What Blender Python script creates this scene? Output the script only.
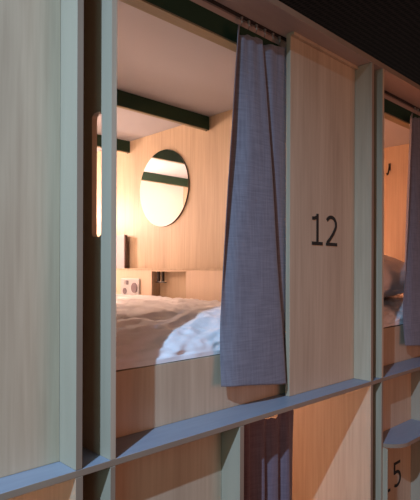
import bpy, bmesh, math, random
from mathutils import Vector, Matrix, noise

for o in list(bpy.data.objects):
    bpy.data.objects.remove(o)
S = bpy.context.scene
C = S.collection
PI = math.pi

# World frame: eye at the origin, +X runs along the bunk facade, +Y runs into the bunks, Z up.
EYE = 1.52          # height of the eye above the corridor floor

# ------------------------------------------------------------------ camera
cam_d = bpy.data.cameras.new('camera')
cam = bpy.data.objects.new('camera', cam_d)
C.objects.link(cam)
cam_d.sensor_fit = 'HORIZONTAL'
cam_d.sensor_width = 36.0
cam_d.lens = 504.78 / 420.0 * 36.0
cam_d.shift_y = (270.6 - 250.0) / 420.0
cam_d.clip_start = 0.02
yaw, roll = 0.80104, 0.00332
rt = Vector((math.sin(yaw), -math.cos(yaw), 0))
fw = Vector((math.cos(yaw), math.sin(yaw), 0))
up = Vector((0, 0, 1))
r3 = rt * math.cos(roll) + up * math.sin(roll)
u3 = up * math.cos(roll) - rt * math.sin(roll)
cam.matrix_world = Matrix(((r3.x, u3.x, -fw.x, 0), (r3.y, u3.y, -fw.y, 0), (r3.z, u3.z, -fw.z, 0), (0, 0, 0, 1)))
S.camera = cam

# ------------------------------------------------------------------ world, big lights, exposure
S.view_settings.view_transform = 'Standard'
S.view_settings.look = 'None'
S.view_settings.gamma = 1.0
S.view_settings.use_curve_mapping = False
S.view_settings.exposure = 0.0
w = bpy.data.worlds.new('corridor_ambient')
S.world = w
w.use_nodes = True
w.node_tree.nodes['Background'].inputs[0].default_value = (0.95, 0.76, 0.66, 1)
w.node_tree.nodes['Background'].inputs[1].default_value = 0.10


def light(name, kind, loc, energy, color, **kw):
    d = bpy.data.lights.new(name, kind)
    d.energy = energy
    d.color = color
    tgt = kw.pop('target', None)
    for k, v in kw.items():
        setattr(d, k, v)
    o = bpy.data.objects.new(name, d)
    C.objects.link(o)
    o.location = loc
    if tgt is not None:
        o.rotation_euler = (Vector(tgt) - Vector(loc)).to_track_quat('-Z', 'Y').to_euler()
    return o


# cool corridor spot, high on the left: throws the crisp diagonal shadows
light('corridor_spot', 'SPOT', (-1.25, -0.1, 1.75), 500, (0.38, 0.64, 1.0), target=(0.7, 1.0, -1.0),
      spot_size=math.radians(78), spot_blend=1.0, shadow_soft_size=0.02)
# added soft greenish fill from the left, its source unseen
light('corridor_green_fill', 'AREA', (-1.1, -0.3, 0.25), 8.0, (0.38, 0.80, 0.90), target=(0.3, 1.0, 0.2),
      shape='RECTANGLE', size=0.7, size_y=1.4)
# added warm fill light facing the bunks; no lamps stand here
light('corridor_warm_fill', 'AREA', (1.9, -1.2, -0.2), 12, (1.0, 0.36, 0.22), target=(1.8, 1.0, 0.1),
      shape='RECTANGLE', size=1.6, size_y=1.0)

# ------------------------------------------------------------------ materials


def mat(name, color, rough=0.5, metal=0.0):
    m = bpy.data.materials.new(name)
    m.use_nodes = True
    b = m.node_tree.nodes['Principled BSDF']
    b.inputs['Base Color'].default_value = (*color, 1)
    b.inputs['Roughness'].default_value = rough
    b.inputs['Metallic'].default_value = metal
    return m


def grain(name, c1, c2, sc, rough=0.5, bump=0.05, detail=4.0, c3=None):
    m = mat(name, c1, rough)
    nt = m.node_tree
    N, L = nt.nodes, nt.links
    b = N['Principled BSDF']
    tc = N.new('ShaderNodeTexCoord')
    mp = N.new('ShaderNodeMapping')
    mp.inputs['Scale'].default_value = sc
    L.new(tc.outputs['Object'], mp.inputs['Vector'])
    n1 = N.new('ShaderNodeTexNoise')
    n1.inputs['Scale'].default_value = 1.0
    n1.inputs['Detail'].default_value = detail
    n1.inputs['Distortion'].default_value = 0.6
    L.new(mp.outputs[0], n1.inputs['Vector'])
    r = N.new('ShaderNodeValToRGB')
    r.color_ramp.elements[0].position = 0.32
    r.color_ramp.elements[0].color = (*c1, 1)
    r.color_ramp.elements[1].position = 0.70
    r.color_ramp.elements[1].color = (*c2, 1)
    m2 = N.new('ShaderNodeMapping')
    m2.inputs['Scale'].default_value = (sc[0] * 9, sc[1] * 9, sc[2] * 4)
    L.new(tc.outputs['Object'], m2.inputs['Vector'])
    n2 = N.new('ShaderNodeTexNoise')
    n2.inputs['Scale'].default_value = 1.0
    n2.inputs['Detail'].default_value = 3.0
    L.new(m2.outputs[0], n2.inputs['Vector'])
    mm = N.new('ShaderNodeMix')
    mm.inputs[0].default_value = 0.45
    L.new(n1.outputs[0], mm.inputs[2])
    L.new(n2.outputs[0], mm.inputs[3])
    L.new(mm.outputs[0], r.inputs[0])
    L.new(r.outputs[0], b.inputs['Base Color'])
    bp = N.new('ShaderNodeBump')
    bp.inputs['Strength'].default_value = bump
    bp.inputs['Distance'].default_value = 0.002
    L.new(n1.outputs[0], bp.inputs['Height'])
    L.new(bp.outputs[0], b.inputs['Normal'])
    return m


def weave(name, c1, c2, rough=0.9):
    m = mat(name, c1, rough)
    nt = m.node_tree
    N, L = nt.nodes, nt.links
    b = N['Principled BSDF']
    tc = N.new('ShaderNodeTexCoord')
    outs = []
    for sc in ((160, 160, 9), (14, 14, 220)):
        mp = N.new('ShaderNodeMapping')
        mp.inputs['Scale'].default_value = sc
        L.new(tc.outputs['Object'], mp.inputs['Vector'])
        n = N.new('ShaderNodeTexNoise')
        n.inputs['Scale'].default_value = 1.0
        n.inputs['Detail'].default_value = 2.0
        L.new(mp.outputs[0], n.inputs['Vector'])
        outs.append(n)
    a = N.new('ShaderNodeMath')
    a.operation = 'ADD'
    L.new(outs[0].outputs[0], a.inputs[0])
    L.new(outs[1].outputs[0], a.inputs[1])
    r = N.new('ShaderNodeMapRange')
    r.inputs[1].default_value = 0.7
    r.inputs[2].default_value = 1.3
    L.new(a.outputs[0], r.inputs[0])
    mx = N.new('ShaderNodeMix')
    mx.data_type = 'RGBA'
    mx.inputs[6].default_value = (*c1, 1)
    mx.inputs[7].default_value = (*c2, 1)
    L.new(r.outputs[0], mx.inputs[0])
    L.new(mx.outputs[2], b.inputs['Base Color'])
    bp = N.new('ShaderNodeBump')
    bp.inputs['Strength'].default_value = 0.25
    bp.inputs['Distance'].default_value = 0.001
    L.new(a.outputs[0], bp.inputs['Height'])
    L.new(bp.outputs[0], b.inputs['Normal'])
    b.inputs['Sheen Weight'].default_value = 0.2
    return m


M_ply = grain('birch_plywood', (0.43, 0.305, 0.195), (0.60, 0.45, 0.295), (9, 9, 0.9), 0.5)
M_board = grain('divider_plywood', (0.42, 0.325, 0.22), (0.50, 0.39, 0.27), (12, 3, 0.8), 0.5)
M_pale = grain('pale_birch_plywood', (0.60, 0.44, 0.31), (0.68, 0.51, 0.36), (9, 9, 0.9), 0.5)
M_edge = grain('plywood_edge', (0.24, 0.17, 0.115), (0.34, 0.25, 0.17), (1, 1, 1), 0.6)
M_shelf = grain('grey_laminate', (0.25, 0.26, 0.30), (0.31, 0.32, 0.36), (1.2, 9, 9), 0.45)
M_soffit = grain('soffit_plywood', (0.40, 0.30, 0.25), (0.48, 0.36, 0.30), (1.2, 9, 9), 0.5)
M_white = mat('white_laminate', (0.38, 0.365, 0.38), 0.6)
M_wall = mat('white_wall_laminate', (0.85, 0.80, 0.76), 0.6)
M_green = mat('dark_green_paint', (0.006, 0.034, 0.012), 0.7)
M_batten = grain('batten_wood', (0.19, 0.15, 0.08), (0.26, 0.20, 0.11), (1.5, 20, 20), 0.6)
M_black = mat('black_paint', (0.012, 0.011, 0.008), 0.6)
M_linen = grain('white_linen', (0.80, 0.77, 0.76), (0.86, 0.83, 0.82), (20, 20, 20), 0.85, 0.15)
M_curtain = weave('blue_grey_cloth', (0.145, 0.128, 0.145), (0.215, 0.192, 0.212))
M_plum = weave('plum_grey_cloth', (0.13, 0.085, 0.10), (0.19, 0.13, 0.15))
M_mirror = mat('mirror_glass', (0.95, 0.95, 0.95), 0.0, 1.0)
M_steel = mat('brushed_steel', (0.45, 0.43, 0.40), 0.35, 1.0)
M_track = mat('dark_track_metal', (0.05, 0.04, 0.035), 0.4, 0.7)
M_plate = mat('white_plastic', (0.50, 0.47, 0.46), 0.35)
M_socket = mat('dark_plastic', (0.15, 0.10, 0.11), 0.4)
M_cover = mat('pale_card', (0.42, 0.37, 0.38), 0.6)
M_spine = mat('brown_card', (0.16, 0.09, 0.06), 0.6)
M_floor = grain('dark_vinyl', (0.06, 0.055, 0.05), (0.09, 0.08, 0.07), (3, 3, 3), 0.5)
M_lamp = bpy.data.materials.new('opal_lamp_glass')
M_lamp.use_nodes = True
_b = M_lamp.node_tree.nodes['Principled BSDF']
_b.inputs['Base Color'].default_value = (0.9, 0.8, 0.7, 1)
_b.inputs['Emission Color'].default_value = (1.0, 0.72, 0.52, 1)
_b.inputs['Emission Strength'].default_value = 30.0


def perforated(name):
    m = mat(name, (0.015, 0.014, 0.012), 0.7, 0.0)
    nt = m.node_tree
    N, L = nt.nodes, nt.links
    b = N['Principled BSDF']
    tc = N.new('ShaderNodeTexCoord')
    mp = N.new('ShaderNodeMapping')
    mp.inputs['Scale'].default_value = (40, 26, 1)
    L.new(tc.outputs['Object'], mp.inputs['Vector'])
    v = N.new('ShaderNodeTexVoronoi')
    v.inputs['Scale'].default_value = 1.0
    v.inputs['Randomness'].default_value = 0.15
    L.new(mp.outputs[0], v.inputs['Vector'])
    r = N.new('ShaderNodeValToRGB')
    r.color_ramp.elements[0].position = 0.30
    r.color_ramp.elements[0].color = (0.002, 0.002, 0.002, 1)
    r.color_ramp.elements[1].position = 0.5
    r.color_ramp.elements[1].color = (0.05, 0.042, 0.042, 1)
    L.new(v.outputs['Distance'], r.inputs[0])
    L.new(r.outputs[0], b.inputs['Base Color'])
    return m


M_mesh = perforated('black_perforated_metal')

# ------------------------------------------------------------------ helpers


def wloc(p):
    v = Vector((0, 0, 0))
    while p is not None:
        v += Vector(p.location)
        p = p.parent
    return v


def obj(name, bm, m, parent=None, smooth=False, origin=None):
    """link a bmesh given in world coordinates as ONE mesh object"""
    me = bpy.data.meshes.new(name)
    o = bpy.data.objects.new(name, me)
    C.objects.link(o)
    base = wloc(parent)
    if origin is not None:
        org = Vector(origin)
    elif parent is None:
        org = sum((v.co for v in bm.verts), Vector()) / max(1, len(bm.verts))
    else:
        org = base
    bmesh.ops.translate(bm, verts=bm.verts, vec=-org)
    bmesh.ops.recalc_face_normals(bm, faces=bm.faces)
    bm.to_mesh(me)
    bm.free()
    ms = m if isinstance(m, (list, tuple)) else [m]
    for x in ms:
        me.materials.append(x)
    if smooth:
        for p in me.polygons:
            p.use_smooth = True
    o.parent = parent
    o.location = org - base
    return o


def box(bm, a, b, bev=0.0):
    r = bmesh.ops.create_cube(bm, size=1.0)
    vs = r['verts']
    ctr = (Vector(a) + Vector(b)) / 2
    sz = Vector(b) - Vector(a)
    for v in vs:
        v.co = Vector((v.co.x * sz.x, v.co.y * sz.y, v.co.z * sz.z)) + ctr
    if bev > 0:
        es = list({e for v in vs for e in v.link_edges})
        bmesh.ops.bevel(bm, geom=es, offset=bev, segments=2, affect='EDGES', profile=0.5)
    return bm


def bx(a, b, bev=0.0008):
    return box(bmesh.new(), a, b, bev)


def ply(a, b, edge_axis=1):
    """board whose narrow front edge (facing -Y) shows the plywood edge"""
    bm = bx(a, b)
    bm.normal_update()
    for f in bm.faces:
        if abs(f.normal[edge_axis]) > 0.9:
            f.material_index = 1
    return bm


def holed(axis, lo, hi, outer, holes):
    """slab with holes; outlines are 2D loops in the plane normal to axis; the fill comes from triangulated rings"""
    bm = bmesh.new()

    def pt(u, v, t):
        return (t, u, v) if axis == 0 else (u, t, v)
    loops = [outer] + holes
    edges = []
    for lp in loops:
        vs = [bm.verts.new(pt(u, v, lo)) for u, v in lp]
        for i in range(len(vs)):
            edges.append(bm.edges.new((vs[i], vs[(i + 1) % len(vs)])))
    r = bmesh.ops.triangle_fill(bm, use_beauty=True, use_dissolve=False, edges=edges)
    fs = [g for g in r['geom'] if isinstance(g, bmesh.types.BMFace)]
    e = bmesh.ops.extrude_face_region(bm, geom=fs)
    vs = [g for g in e['geom'] if isinstance(g, bmesh.types.BMVert)]
    d = Vector((hi - lo, 0, 0)) if axis == 0 else Vector((0, hi - lo, 0))
    bmesh.ops.translate(bm, verts=vs, vec=d)
    return bm


def stadium(u0, u1, v0, v1, n=8, r=None):
    r = r or (u1 - u0) / 2
    out = []
    for cu, cv, a0 in ((u1 - r, v0 + r, -PI / 2), (u1 - r, v1 - r, 0), (u0 + r, v1 - r, PI / 2), (u0 + r, v0 + r, PI)):
        for i in range(n + 1):
            a = a0 + PI / 2 * i / n
            out.append((cu + r * math.cos(a), cv + r * math.sin(a)))
    res = []
    for p in out:
        if not res or (abs(p[0] - res[-1][0]) + abs(p[1] - res[-1][1])) > 1e-5:
            res.append(p)
    if abs(res[0][0] - res[-1][0]) + abs(res[0][1] - res[-1][1]) < 1e-5:
        res.pop()
    return res


def rect(u0, u1, v0, v1):
    return [(u0, v0), (u1, v0), (u1, v1), (u0, v1)]


def cyl(bm, p, q, r, seg=16, r2=None):
    p, q = Vector(p), Vector(q)
    d = q - p
    g = bmesh.ops.create_cone(bm, cap_ends=True, segments=seg, radius1=r, radius2=r2 if r2 is not None else r, depth=d.length)
    mt = Matrix.Translation((p + q) / 2) @ d.to_track_quat('Z', 'Y').to_matrix().to_4x4()
    bmesh.ops.transform(bm, matrix=mt, verts=g['verts'])
    return bm


def cy(p, q, r, seg=16, r2=None):
    return cyl(bmesh.new(), p, q, r, seg, r2)


def tube(bm, pts, r, seg=8):
    pts = [Vector(p) for p in pts]
    rings = []
    for i, p in enumerate(pts):
        d = (pts[min(i + 1, len(pts) - 1)] - pts[max(i - 1, 0)]).normalized()
        a = d.cross(Vector((0.31, 0.2, 0.93))).normalized()
        b = d.cross(a)
        rings.append([bm.verts.new(p + (a * math.cos(2 * PI * k / seg) + b * math.sin(2 * PI * k / seg)) * r) for k in range(seg)])
    for i in range(len(rings) - 1):
        for k in range(seg):
            bm.faces.new((rings[i][k], rings[i][(k + 1) % seg], rings[i + 1][(k + 1) % seg], rings[i + 1][k]))
    bm.faces.new(rings[0])
    bm.faces.new(rings[-1][::-1])
    return bm


def thing(name, label, cat, loc=(0, 0, 0), group=None):
    o = bpy.data.objects.new(name, None)
    o.empty_display_size = 0.1
    C.objects.link(o)
    o.location = loc
    return tag(o, label, cat, group)


def tag(o, label, cat, group=None):
    o['label'] = label
    o['category'] = cat
    if group:
        o['group'] = group
    return o


def struct(o):
    o['kind'] = 'structure'
    return o


# ------------------------------------------------------------------ measured layout
FX = 1.0                    # facade plane (Y)
RP = 1.075                  # recessed panel plane (Y)
BACK = 3.50                 # inner face of the bunk end wall (Y)
P = 1.306                   # pitch of the bunks along X
TOP0, TOP1 = 0.836, 0.858   # top plank
SH0, SH1 = -0.457, -0.441   # middle plank
FLOOR = -EYE

# ------------------------------------------------------------------ structure of the corridor
struct(obj('floor', bx((-4, -1.6, FLOOR - 0.05), (6.5, 4.2, FLOOR), 0), M_floor))
# perforated black ceiling, only over the right part: cut off on the left to keep the spot unblocked
struct(obj('ceiling', bx((2.0, -1.6, 1.60), (9.0, 8.0, 1.62), 0), M_mesh))

# ------------------------------------------------------------------ long planks


def plank(name, z0, z1, m, label, y1=BACK + 0.02, x0=-0.80, x1=3.21):
    bm = bx((x0, FX, z0), (x1, y1, z1), 0.0012)
    bm.normal_update()
    for f in bm.faces:
        if f.normal.y < -0.9:
            f.material_index = 1
    return tag(obj(name, bm, [m, M_edge]), label, 'shelf')


plank('top_plank', TOP0, TOP1, M_soffit, 'long plywood top plank capping the upper row of bunks under the black ceiling')
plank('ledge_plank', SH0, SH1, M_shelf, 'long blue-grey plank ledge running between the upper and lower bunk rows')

# ------------------------------------------------------------------ digits


def ribbon(bm, pts, w, y):
    """flat stroke of constant width in the XZ plane, 1 mm thick"""
    pts = [Vector((p[0], p[1])) for p in pts]
    L, Rr = [], []
    for i, p in enumerate(pts):
        if i == 0:
            d = (pts[1] - p).normalized()
        elif i == len(pts) - 1:
            d = (p - pts[i - 1]).normalized()
        else:
            d = ((pts[i + 1] - p).normalized() + (p - pts[i - 1]).normalized()).normalized()
        n = Vector((-d.y, d.x)) * w / 2
        L.append(p + n)
        Rr.append(p - n)
    lo, hi = y - 0.001, y
    V = [[bm.verts.new((q.x, t, q.y)) for t in (lo, hi)] for q in L]
    W = [[bm.verts.new((q.x, t, q.y)) for t in (lo, hi)] for q in Rr]
    n = len(pts)
    for i in range(n - 1):
        bm.faces.new((V[i][0], V[i + 1][0], W[i + 1][0], W[i][0]))
        bm.faces.new((V[i][1], V[i + 1][1], W[i + 1][1], W[i][1]))
        bm.faces.new((V[i][0], V[i + 1][0], V[i + 1][1], V[i][1]))
        bm.faces.new((W[i][0], W[i + 1][0], W[i + 1][1], W[i][1]))
    bm.faces.new((V[0][0], V[0][1], W[0][1], W[0][0]))
    bm.faces.new((V[-1][0], V[-1][1], W[-1][1], W[-1][0]))


def arc(cx, cz, rx, rz, a0, a1, n=14):
    return [(cx + rx * math.cos(math.radians(a0 + (a1 - a0) * i / n)), cz + rz * math.sin(math.radians(a0 + (a1 - a0) * i / n))) for i in range(n + 1)]


def digit(bm, ch, x, z, y, h=0.117, w=0.078, s=0.0125):
    if ch == '1':
        ribbon(bm, [(x + 0.036, z), (x + 0.036, z + h)], s * 1.1, y)
        ribbon(bm, [(x + 0.002, z + h * 0.845), (x + 0.018, z + h * 0.85), (x + 0.031, z + h * 0.89)], s, y - 0.0002)
        ribbon(bm, [(x, z + s / 2), (x + 0.070, z + s / 2)], s, y - 0.0004)
    if ch == '2':
        pts = arc(x + 0.036, z + h * 0.70, 0.034, h * 0.30 - s / 2, 150, -28)
        pts += [(x + 0.050, z + h * 0.40), (x + 0.028, z + h * 0.22), (x + 0.008, z + s * 0.9)]
        ribbon(bm, pts, s * 1.1, y)
        ribbon(bm, [(x, z + s / 2), (x + w, z + s / 2)], s, y - 0.0002)
    if ch == '5':
        ribbon(bm, [(x + 0.008, z + h - s / 2), (x + w - 0.008, z + h - s / 2)], s, y)
        ribbon(bm, [(x + 0.014, z + h), (x + 0.012, z + h * 0.54)], s * 1.1, y - 0.0002)
        pts = [(x + 0.010, z + h * 0.58)] + arc(x + 0.034, z + h * 0.33, 0.036, h * 0.33 - s / 2, 105, -125)
        ribbon(bm, pts, s * 1.1, y - 0.0004)


# ------------------------------------------------------------------ the bunks


def beam(parent, x0, x1, y, z0, z1, t, strip_z, upright=True):
    b = obj('ceiling_beam', bx((x0, y, z0), (x1, y + t, z1), 0.001), M_green, parent)
    obj('underside_strip', bx((x0, y + 0.001, strip_z), (x1, y + t - 0.001, z0), 0.0005), M_batten, b)
    for xx in (x0 + 0.02, x1 - 0.012):
        obj('screw', cy((xx, y + t * 0.5, strip_z - 0.004), (xx, y + t * 0.5, strip_z), 0.004, 10), M_track, b)
    return b


def upper_bunk(k, label, number=None, interior=True, group=None):
    d = k * P
    xl, xr = 0.650 + d, 1.867 + d           # left board, right board
    t = thing('sleeping_bunk', label, 'bunk', ((xl + xr) / 2, FX, SH1), group)
    if interior:
        y_slot = stadium(1.043, 1.086, 0.080, 0.380, 5, 0.012)
        obj('side_wall', holed(0, xl, xl + 0.014, rect(FX, BACK, SH1 + 0.0005, TOP0 - 0.0005), [y_slot]), M_ply if k == 1 else M_board, t)
    r = ply((xr, FX, SH1 + 0.0005), (xr + 0.018, BACK, TOP0 - 0.0005))
    if interior:
        obj('side_wall', r, [M_ply, M_edge], t)
    else:
        obj('side_wall', ply((xr, FX, SH1 + 0.0005), (xr + 0.016, 1.9, TOP0 - 0.0005)), [M_board, M_edge], t)
    px0 = 1.431 + d
    pn = obj('front_panel', bx((px0, RP, SH1 + 0.0005), (xr - 0.0005, RP + 0.018, TOP0 - 0.0005)), M_ply, t)
    obj('cleat', bx((px0, RP - 0.014, TOP0 - 0.0125), (xr - 0.0005, RP - 0.0003, TOP0 - 0.0005)), M_ply, pn)
    if number:
        bm = bmesh.new()
        x = 1.563 + d
        digit(bm, number[0], x, 0.0965, RP - 0.0005)
        digit(bm, number[1], x + 0.093, 0.0965, RP - 0.0005)
        obj('number', bm, M_black, pn)['label'] = 'black painted number ' + number
    if not interior:
        return t
    a, b = xl + 0.015, xr - 0.001
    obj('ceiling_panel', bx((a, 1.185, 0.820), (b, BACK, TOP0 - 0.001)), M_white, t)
    obj('end_wall', bx((a, BACK, SH1 + 0.0005), (b, BACK + 0.015, TOP0 - 0.001)), M_wall, t)
    base = obj('bed_base', bx((a, 1.120, SH1 + 0.0005), (b, 1.138, -0.266)), M_ply, t)
    obj('slat_deck', bx((a, 1.139, -0.285), (b, BACK - 0.001, -0.266)), M_ply, base)
    # head-end ledge box along the right wall, with an open niche
    fx = 1.810 + d
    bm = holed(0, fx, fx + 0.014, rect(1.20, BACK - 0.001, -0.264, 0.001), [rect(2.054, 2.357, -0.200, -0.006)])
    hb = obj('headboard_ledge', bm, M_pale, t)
    obj('top_board', bx((fx - 0.003, 1.20, 0.0015), (b, BACK - 0.001, 0.011)), M_ply, hb)
    bm = bmesh.new()
    box(bm, (fx + 0.0145, 2.357, -0.2), (b, 2.367, 0.001))
    box(bm, (fx + 0.0145, 2.044, -0.2), (b, 2.054, 0.001))
    box(bm, (fx + 0.0145, 2.054, -0.21), (b, 2.357, -0.2))
    obj('niche_lining', bm, M_ply, hb)
    # beams under the ceiling
    b0 = obj('ceiling_beam', bx((a, 1.136, 0.752), (b, 1.180, 0.8145), 0.001), M_green, t)
    obj('underside_strip', bx((a, 1.1365, 0.746), (b, 1.1795, 0.7515), 0.0005), M_batten, b0)
    obj('top_batten', bx((a, 1.138, 0.815), (b, 1.180, TOP0 - 0.001), 0.0005), M_soffit, b0)
    for y in (1.935, 2.660, 3.385):
        beam(t, a, b, y, 0.750, 0.8195, 0.022, 0.746)
    return t


def curtain_track(k, label):
    d = k * P
    a = 0.670 + d
    b = 1.862 + d
    t = thing('curtain_track', label, 'curtain track', ((a + b) / 2, 1.12, TOP0), 'curtain tracks over the upper bunk openings')
    bm = bmesh.new()
    box(bm, (a, 1.113, TOP0 - 0.004), (b, 1.127, TOP0), 0.0006)
    obj('rail', bm, M_track, t)
    xs = [1.226 + d, 1.262 + d, 1.300 + d, 1.345 + d, 1.388 + d, 1.425 + d]
    for x in xs:
        g = bmesh.new()
        cyl(g, (x, 1.12, TOP0 - 0.012), (x, 1.12, TOP0 - 0.004), 0.0055, 12)
        tube(g, [(x, 1.12, TOP0 - 0.012), (x + 0.003, 1.12, TOP0 - 0.020), (x, 1.12, TOP0 - 0.028), (x - 0.004, 1.12, TOP0 - 0.034)], 0.0018, 6)
        obj('glider', g, M_steel, t)
    return t


BU = 'plywood bunk units of the upper row'
upper_bunk(-1, 'plywood bunk at the left edge, only its blank grey-lit front panel showing', None, False)
B0 = upper_bunk(0, 'open upper plywood bunk marked 12, with round mirror and white bedding inside', '12')
B1 = upper_bunk(1, 'upper plywood bunk at the right edge, beyond the panel marked 12, with a pillow inside', None)
curtain_track(0, 'dark curtain track with small gliders above the curtain beside panel 12')
curtain_track(1, 'dark curtain track with small gliders at the top right, over the right-hand curtain')


def lower_bunk(k, label, number=None, full=True):
    d = k * P
    xl, xr = 0.650 + d, 1.867 + d
    z0, z1 = FLOOR + 0.02, SH0 - 0.0005
    t = thing('sleeping_bunk', label, 'bunk', ((xl + xr) / 2, FX, FLOOR))
    if full:
        obj('side_wall', ply((xl, FX, z0), (xl + 0.014, BACK, z1)), [M_ply if k == 1 else M_board, M_edge], t)
    obj('side_wall', ply((xr, FX, z0), (xr + 0.018, BACK, z1)), [M_ply if k == 0 or k == -1 else M_board, M_edge], t)
    obj('plinth', bx((xl, FX + 0.03, FLOOR), (xr + 0.018, BACK, z0 - 0.0005)), M_board, t)
    if not full:
        obj('side_wall', ply((xl, FX, z0), (xl + 0.014, BACK, z1)), [M_board, M_edge], t)
        obj('end_wall', bx((-0.62, BACK, z0), (xr - 0.001, BACK + 0.015, z1)), M_ply, t)
        return t
    a, b = xl + 0.015, xr - 0.001
    pn = obj('front_panel', bx((a, RP, z0), (1.0935 + d, RP + 0.018, z1)), M_ply, t)
    obj('panel_return', ply((1.094 + d, FX, z0), (1.112 + d, RP + 0.018, z1)), [M_board, M_edge], t)
    if number:
        bm = bmesh.new()
        x = 2.115
        digit(bm, number[0], x, -0.998, RP - 0.0005)
        digit(bm, number[1], x + 0.099, -0.998, RP - 0.0005)
        obj('number', bm, M_black, pn)['label'] = 'black painted number, its first digit almost hidden'
    obj('end_wall', bx((a, BACK, z0), (b, BACK + 0.015, z1)), M_ply, t)
    return t


lower_bunk(-1, 'lower plywood bunk at the bottom left corner, under the blank grey panel', None, False)
lower_bunk(0, 'lower plywood bunk under bunk 12, with a plum curtain beside its opening', None)
lower_bunk(1, 'lower plywood bunk at the bottom right corner, with a rounded step on its front', '15')

# ------------------------------------------------------------------ rounded step on the lower right bunk
st = thing('climbing_step', 'rounded blue-grey step sticking out of the lower right bunk front', 'step', (2.19, RP, -0.73))
bm = bmesh.new()
x0, x1, y0, y1, r = 1.9675, 2.408, 0.935, RP - 0.0005, 0.10
loop = [(x0, y1)]
for i in range(13):
    a = PI + PI / 2 * i / 12
    loop.append((x0 + r + r * math.cos(a), y0 + r + r * math.sin(a)))
for i in range(13):
    a = -PI / 2 + PI / 2 * i / 12
    loop.append((x1 - r + r * math.cos(a), y0 + r + r * math.sin(a)))
loop.append((x1, y1))
# keep the step clear of the divider board: the rounded nose starts past its front edge
vs = [bm.verts.new((x, y, -0.730)) for x, y in loop]
f = bm.faces.new(vs)
e = bmesh.ops.extrude_face_region(bm, geom=[f])
bmesh.ops.translate(bm, verts=[g for g in e['geom'] if isinstance(g, bmesh.types.BMVert)], vec=(0, 0, 0.016))
bm.normal_update()
for f in bm.faces:
    if abs(f.normal.z) < 0.5:
        f.material_index = 1
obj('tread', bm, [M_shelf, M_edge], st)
obj('bracket', ply((1.9675, 0.979, -1.20), (1.9725, RP - 0.0005, -0.7305)), [M_ply, M_edge], st)

# ------------------------------------------------------------------ beds


def noise_h(x, y, s, seed=0.0):
    return noise.noise(Vector((x * s + seed, y * s - seed, seed * 1.7)))


def duvet(k, label, seed):
    d = k * P
    x0, x1 = 0.670 + d, 1.803 + d
    nx = 110
    prof = []                               # (Y, Z, weight)
    for i in range(6):                      # short front drop
        prof.append((1.128, -0.262 + 0.012 * i / 5, 'f'))
    for i in range(1, 40):                  # big soft shoulder
        a = PI - PI / 2 * i / 40
        prof.append((1.128 + 0.26 + 0.26 * math.cos(a) * abs(math.cos(a)) ** 0.25, -0.250 + 0.100 * math.sin(a), 's'))
    for i in range(0, 110):
        prof.append((1.388 + (3.38 - 1.388) * (i / 109) ** 1.2, -0.150, 't'))
    bm = bmesh.new()
    rows = []
    for j, (y, z, kd) in enumerate(prof):
        row = []
        for i in range(nx + 1):
            u = i / nx
            x = x0 + (x1 - x0) * u
            s = (y - 1.128) * 3.2 + (z + 0.26) * 3.2
            # ridged wrinkles running across the bed and pulled diagonally
            q = x * 1.0 + s * 0.16
            n1 = noise_h(q * 3.0, s * 0.9 - x * 1.2, 2.0, seed)
            n2 = 1 - abs(noise_h(x * 2.2 + s * 0.3, s * 1.7 - x * 2.0, 2.4, seed + 5)) * 2.2
            n3 = 1 - abs(noise_h(x * 4.5 - s * 0.5, s * 2.8 + x, 3.4, seed + 9)) * 2.2
            n4 = 1 - abs(noise_h(x * 5.0 + s * 2.0, s * 3.5 - x * 3.0, 3.2, seed + 13)) * 2.4
            h = 0.008 * n1 + 0.009 * n2 + 0.006 * n3 + 0.004 * n4 - 0.009
            edge = j / 5.0
            if kd == 'f':
                yy = y - 0.004 + abs(h) * 0.25 - h * 0.35 * edge
                zz = z + (0.004 * n1 if j < 3 else 0)
                yy = max(yy, 1.1215)
            elif kd == 's':
                k_ = min(1.0, (z + 0.25) / 0.1)
                yy = max(y - h * (1.1 - k_), 1.1215)
                zz = z + h * (0.3 + 0.7 * k_)
            else:
                yy = y
                zz = z + h * (1.0 if y < 2.6 else 0.8)
            side = min(u, 1 - u) * (x1 - x0)
            if side < 0.04:
                zz -= (0.04 - side) ** 2 * 14
            row.append(bm.verts.new((x, yy, zz)))
        rows.append(row)
    for j in range(len(rows) - 1):
        for i in range(nx):
            bm.faces.new((rows[j][i], rows[j][i + 1], rows[j + 1][i + 1], rows[j + 1][i]))
    # close below
    cen = [bm.verts.new((rows[j][0].co.x, max(rows[j][0].co.y, 1.15), -0.263)) for j in range(len(rows))]
    cr = [bm.verts.new((rows[j][nx].co.x, max(rows[j][nx].co.y, 1.15), -0.263)) for j in range(len(rows))]
    for j in range(len(rows) - 1):
        try:
            bm.faces.new((rows[j][0], rows[j + 1][0], cen[j + 1], cen[j]))
            bm.faces.new((rows[j][nx], rows[j + 1][nx], cr[j + 1], cr[j]))
        except ValueError:
            pass
    o = obj('duvet', bm, M_linen, None, True)
    return tag(o, label, 'duvet')


duvet(0, 'rumpled white duvet on the bed of bunk 12, blue light on its front corner', 3.3)
duvet(1, 'pinkish shaded duvet on the bed at the right edge, under the pillow', 7.9)
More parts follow.
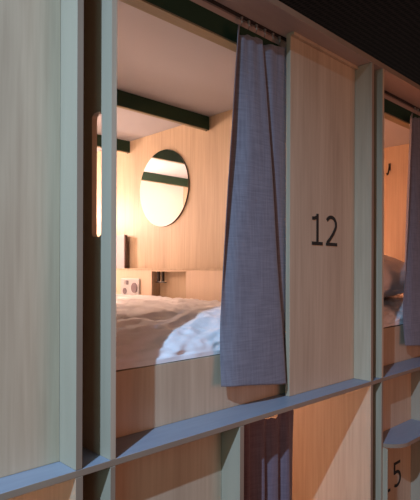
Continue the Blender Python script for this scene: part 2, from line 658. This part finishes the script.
# pillow
hx, hy, hz = 0.36, 0.21, 0.125
g2 = bmesh.new()
N1, N2 = 48, 36
layers = []
for sgn in (1, -1):
    grid = []
    for j in range(N2 + 1):
        row = []
        for i in range(N1 + 1):
            u, v = -1 + 2 * i / N1, -1 + 2 * j / N2
            e = max(0.0, (1 - abs(u) ** 2.6)) ** 0.5 * max(0.0, (1 - abs(v) ** 2.6)) ** 0.5
            pin = 1 - 0.07 * (1 - abs(v)) * abs(u) ** 2 - 0.0
            x = hx * u * (1 - 0.05 * (1 - v * v) * 0)
            y = hy * v
            rz = e * hz * (1.0 if sgn > 0 else 0.85)
            wr = 0.010 * noise_h(u * 3.5 + v * 0.8, v * 1.2, 1.3, 2.0) * e * (1 if sgn > 0 else 0)
            rid = 0.007 * (1 - abs(noise_h(u * 4.0 + v, v * 1.0, 1.6, 6.0)) * 2) * e * (1 if sgn > 0 else 0)
            row.append((x, y, sgn * rz + wr + rid))
        grid.append(row)
    layers.append(grid)
V = {}
for li, grid in enumerate(layers):
    for j in range(N2 + 1):
        for i in range(N1 + 1):
            rim = i in (0, N1) or j in (0, N2)
            if li == 1 and rim:
                V[(1, i, j)] = V[(0, i, j)]
            else:
                V[(li, i, j)] = g2.verts.new(grid[j][i])
    for j in range(N2):
        for i in range(N1):
            q = [V[(li, i, j)], V[(li, i + 1, j)], V[(li, i + 1, j + 1)], V[(li, i, j + 1)]]
            g2.faces.new(q if li == 0 else q[::-1])
bmesh.ops.transform(g2, matrix=Matrix.Translation((2.56, 1.40, -0.040)) @ Matrix.Rotation(math.radians(2), 4, 'X') @ Matrix.Rotation(math.radians(6), 4, 'Z'), verts=g2.verts)
tag(obj('pillow', g2, M_linen, None, True), 'plump shaded pillow on the bed at the right edge, beside the right-hand curtain', 'pillow')

# ------------------------------------------------------------------ curtains


def catmull(p, t):
    n = len(p)
    f = t * (n - 1)
    i = min(int(f), n - 2)
    u = f - i
    a, b, c, d_ = p[max(i - 1, 0)], p[i], p[i + 1], p[min(i + 2, n - 1)]
    return tuple(0.5 * ((2 * b[k]) + (-a[k] + c[k]) * u + (2 * a[k] - 5 * b[k] + 4 * c[k] - d_[k]) * u * u + (-a[k] + 3 * b[k] - 3 * c[k] + d_[k]) * u ** 3) for k in range(len(b)))


def cloth(name, rows, m, label, thick=0.0022, nu=90, nv=70, hem=None):
    """rows: list of (list of (x, y, z)) stations from the top down"""
    bm = bmesh.new()
    grid = []
    for j in range(nv + 1):
        v = j / nv
        # interpolate stations down the curtain
        pts = []
        for c in range(len(rows[0])):
            pts.append(catmull([r_[c] for r_ in rows], v))
        row = []
        for i in range(nu + 1):
            x, y, z = catmull(pts, i / nu)
            y += 0.0012 * noise.noise(Vector((x * 18, z * 5, 3)))
            row.append(bm.verts.new((x, y, z)))
        grid.append(row)
    for j in range(nv):
        for i in range(nu):
            bm.faces.new((grid[j][i], grid[j][i + 1], grid[j + 1][i + 1], grid[j + 1][i]))
    bmesh.ops.recalc_face_normals(bm, faces=bm.faces)
    bmesh.ops.solidify(bm, geom=bm.faces[:], thickness=thick)
    o = obj(name, bm, m, None, True)
    tag(o, label, 'curtain')
    return o


def upper_curtain(k, label, dx=0.0, sx=1.0):
    d = k * P + dx
    #   left edge,  front crest,   broad face ..., fold valley, crest, right end
    top = [(1.177, 1.090, .782), (1.189, 1.096, .784), (1.199, 1.110, .765), (1.214, 1.100, .762), (1.235, 1.103, .772), (1.255, 1.097, .768), (1.280, 1.103, .778), (1.300, 1.096, .772), (1.312, 1.106, .768), (1.324, 1.113, .768), (1.350, 1.098, .775), (1.385, 1.104, .782), (1.415, 1.099, .786), (1.445, 1.104, .792)]
    m1 = [(1.139, 1.086, .39), (1.152, 1.098, .39), (1.174, 1.113, .39), (1.196, 1.103, .39), (1.225, 1.087, .39), (1.255, 1.083, .39), (1.290, 1.081, .39), (1.325, 1.080, .39), (1.343, 1.092, .39), (1.358, 1.112, .39), (1.372, 1.100, .39), (1.395, 1.098, .39), (1.418, 1.102, .39), (1.445, 1.107, .39)]
    m2 = [(1.115, 1.090, .05), (1.123, 1.096, .05), (1.136, 1.104, .05), (1.165, 1.086, .05), (1.205, 1.079, .05), (1.255, 1.074, .05), (1.305, 1.072, .05), (1.350, 1.074, .05), (1.372, 1.088, .05), (1.386, 1.110, .05), (1.400, 1.101, .05), (1.415, 1.100, .05), (1.430, 1.103, .05), (1.447, 1.107, .05)]
    m3 = [(1.116, 1.106, -.19), (1.121, 1.101, -.19), (1.133, 1.094, -.19), (1.158, 1.082, -.19), (1.205, 1.073, -.19), (1.262, 1.068, -.19), (1.322, 1.067, -.19), (1.372, 1.071, -.19), (1.400, 1.084, -.19), (1.414, 1.106, -.19), (1.424, 1.101, -.19), (1.432, 1.101, -.19), (1.440, 1.103, -.19), (1.449, 1.107, -.19)]
    bot = [(1.106, 1.090, -.357), (1.110, 1.088, -.357), (1.122, 1.082, -.358), (1.150, 1.072, -.360), (1.200, 1.066, -.364), (1.262, 1.062, -.371), (1.328, 1.062, -.380), (1.385, 1.066, -.388), (1.414, 1.078, -.393), (1.428, 1.098, -.396), (1.435, 1.099, -.397), (1.440, 1.100, -.397), (1.446, 1.102, -.398), (1.452, 1.106, -.398)]
    rows = [[(x + d, y, z) for x, y, z in r_] for r_ in (top, m1, m2, m3, bot)]
    return cloth('curtain', rows, M_curtain, label)


upper_curtain(0, 'long blue-grey curtain hanging beside the panel marked 12')
upper_curtain(1, 'blue-grey curtain at the right edge, hanging in the bunk past panel 12', -0.048)

# plum curtain of the lower bunk
cols = 15
rows = []
for z, amp in ((-0.475, 0.006), (-0.62, 0.012), (-0.85, 0.015), (-1.15, 0.016), (-1.42, 0.016)):
    r_ = []
    for i in range(cols):
        u = i / (cols - 1)
        x = 1.122 + u * 0.37
        sag = (-0.034 if u < 0.74 else 0.008) * (0.6 + 0.4 * math.cos(u * 9)) if z > -0.5 else 0
        r_.append((x, 1.098 + amp * math.cos(i * PI * 0.72 + 0.4), z + sag + 0.004 * math.sin(i * 2.2) * (z > -0.5)))
    rows.append(r_)
cloth('curtain', rows, M_plum, 'plum-grey curtain hanging in the lower bunk under the ledge')

# ------------------------------------------------------------------ mirror


def mirror(k, label):
    d = k * P
    xw = 1.8665 + d
    t = thing('round_mirror', label, 'mirror', (xw, 2.317, 0.481))
    obj('backing', cy((xw, 2.317, 0.481), (xw - 0.006, 2.317, 0.481), 0.2255, 72), M_track, t)
    obj('mirror_glass', cy((xw - 0.0062, 2.317, 0.481), (xw - 0.009, 2.317, 0.481), 0.224, 72), M_mirror, t)


mirror(0, 'round frameless mirror on the plywood wall above the bed')

# ------------------------------------------------------------------ power socket
ps = thing('power_socket', 'white double power socket on the ledge front above the white duvet', 'socket', (1.8095, 2.565, -0.107))
obj('cover_plate', bx((1.800, 2.468, -0.163), (1.8095, 2.662, -0.050), 0.003), M_plate, ps)
obj('round_socket', cy((1.7995, 2.515, -0.106), (1.7965, 2.515, -0.106), 0.031, 32), M_socket, ps)
obj('round_socket', cy((1.7995, 2.615, -0.128), (1.7965, 2.615, -0.128), 0.019, 32), M_socket, ps)
obj('rocker_switch', bx((1.7955, 2.578, -0.088), (1.7995, 2.600, -0.062), 0.001), M_socket, ps)
obj('rocker_switch', bx((1.7955, 2.615, -0.088), (1.7995, 2.637, -0.066), 0.001), M_plate, ps)

# book standing on the ledge
bk = thing('book', 'pale book with a brown edge standing on the ledge above the socket', 'book', (1.845, 2.72, 0.0115))
obj('cover', bx((1.822, 2.655, 0.0115), (1.829, 2.86, 0.225), 0.001), M_cover, bk)
obj('pages', bx((1.8295, 2.658, 0.0125), (1.841, 2.857, 0.222), 0.001), M_spine, bk)
obj('back_cover', bx((1.8415, 2.655, 0.0115), (1.846, 2.86, 0.225), 0.001), M_spine, bk)

# little metal brackets hanging in the niche
nh = thing('hanging_bracket', 'small dark bracket of two metal bars hanging in the wall niche', 'bracket', (1.84, 2.30, -0.002))
obj('bar', bx((1.828, 2.318, -0.064), (1.842, 2.334, 0.0005), 0.002), M_track, nh)
obj('bar', bx((1.828, 2.278, -0.064), (1.842, 2.290, 0.0005), 0.002), M_track, nh)
obj('foot', bx((1.826, 2.262, -0.072), (1.846, 2.345, -0.0645), 0.002), M_track, nh)

# coat hook on the far wall of the right-hand bunk
ch = thing('coat_hook', 'small dark coat hook on the orange wall of the right-hand bunk', 'hook', (3.1725, 1.575, 0.68))
obj('plate', bx((3.168, 1.564, 0.665), (3.1725, 1.578, 0.712), 0.001), M_track, ch)
bm = bmesh.new()
tube(bm, [(3.167, 1.571, 0.695), (3.158, 1.571, 0.665), (3.152, 1.572, 0.640), (3.143, 1.573, 0.632), (3.138, 1.574, 0.645)], 0.0045, 8)
obj('prong', bm, M_track, ch, True)

# ------------------------------------------------------------------ lamps inside the bunks


def lamp(x, y, z, label, watts, col=(1.0, 0.56, 0.33), axis=1, group=None, rad=0.05):
    """wall lamp: round plate, short arm, opal globe with its own light"""
    t = thing('wall_lamp', label, 'lamp', (x, y, z), group)
    n = Vector((0, -1, 0)) if axis == 1 else Vector((1, 0, 0))
    p = Vector((x, y, z))
    obj('wall_plate', cy(p, p + n * 0.008, 0.04, 24), M_plate, t)
    obj('arm', cy(p + n * 0.0085, p + n * 0.035, 0.01, 12), M_steel, t)
    g = bmesh.new()
    bmesh.ops.create_uvsphere(g, u_segments=24, v_segments=14, radius=0.045)
    bmesh.ops.translate(g, verts=g.verts, vec=p + n * 0.08)
    sh = obj('lamp_shade', g, M_lamp, t, True)
    l = light('lamp_light', 'POINT', p + n * 0.15, watts, col, shadow_soft_size=rad)
    l.parent = t
    l.location = n * 0.15
    return t


LW = (1.0, 0.71, 0.60)
lamp(1.42, BACK - 0.0005, 0.42, 'small warm globe lamp on the far end wall inside bunk 12', 38, LW)
lamp(0.6645, 2.55, 0.55, 'added unseen fill lamp on the left side wall inside bunk 12', 17, LW, axis=0)  # second lamp, out of view, added to light the right wall evenly
lamp(1.25 + P, BACK - 0.0005, 0.42, 'small warm globe lamp on the far end wall inside the right-hand bunk', 30, (1.0, 0.46, 0.29))
lamp(0.6645 + P, 2.05, 0.30, 'added unseen fill lamp on the left side wall inside the right-hand bunk', 13, (1.0, 0.45, 0.28), axis=0)  # unseen extra lamp, added to spread warm light across this bunk
lamp(0.6645, 2.10, -0.75, 'small warm globe lamp on the side wall inside the lower bunk under bunk 12', 24, (1.0, 0.52, 0.36), axis=0)
lamp(-0.6415, 2.00, -0.75, 'small warm globe lamp on the side wall inside the lower bunk at the bottom left', 12, (1.0, 0.56, 0.40), axis=0)
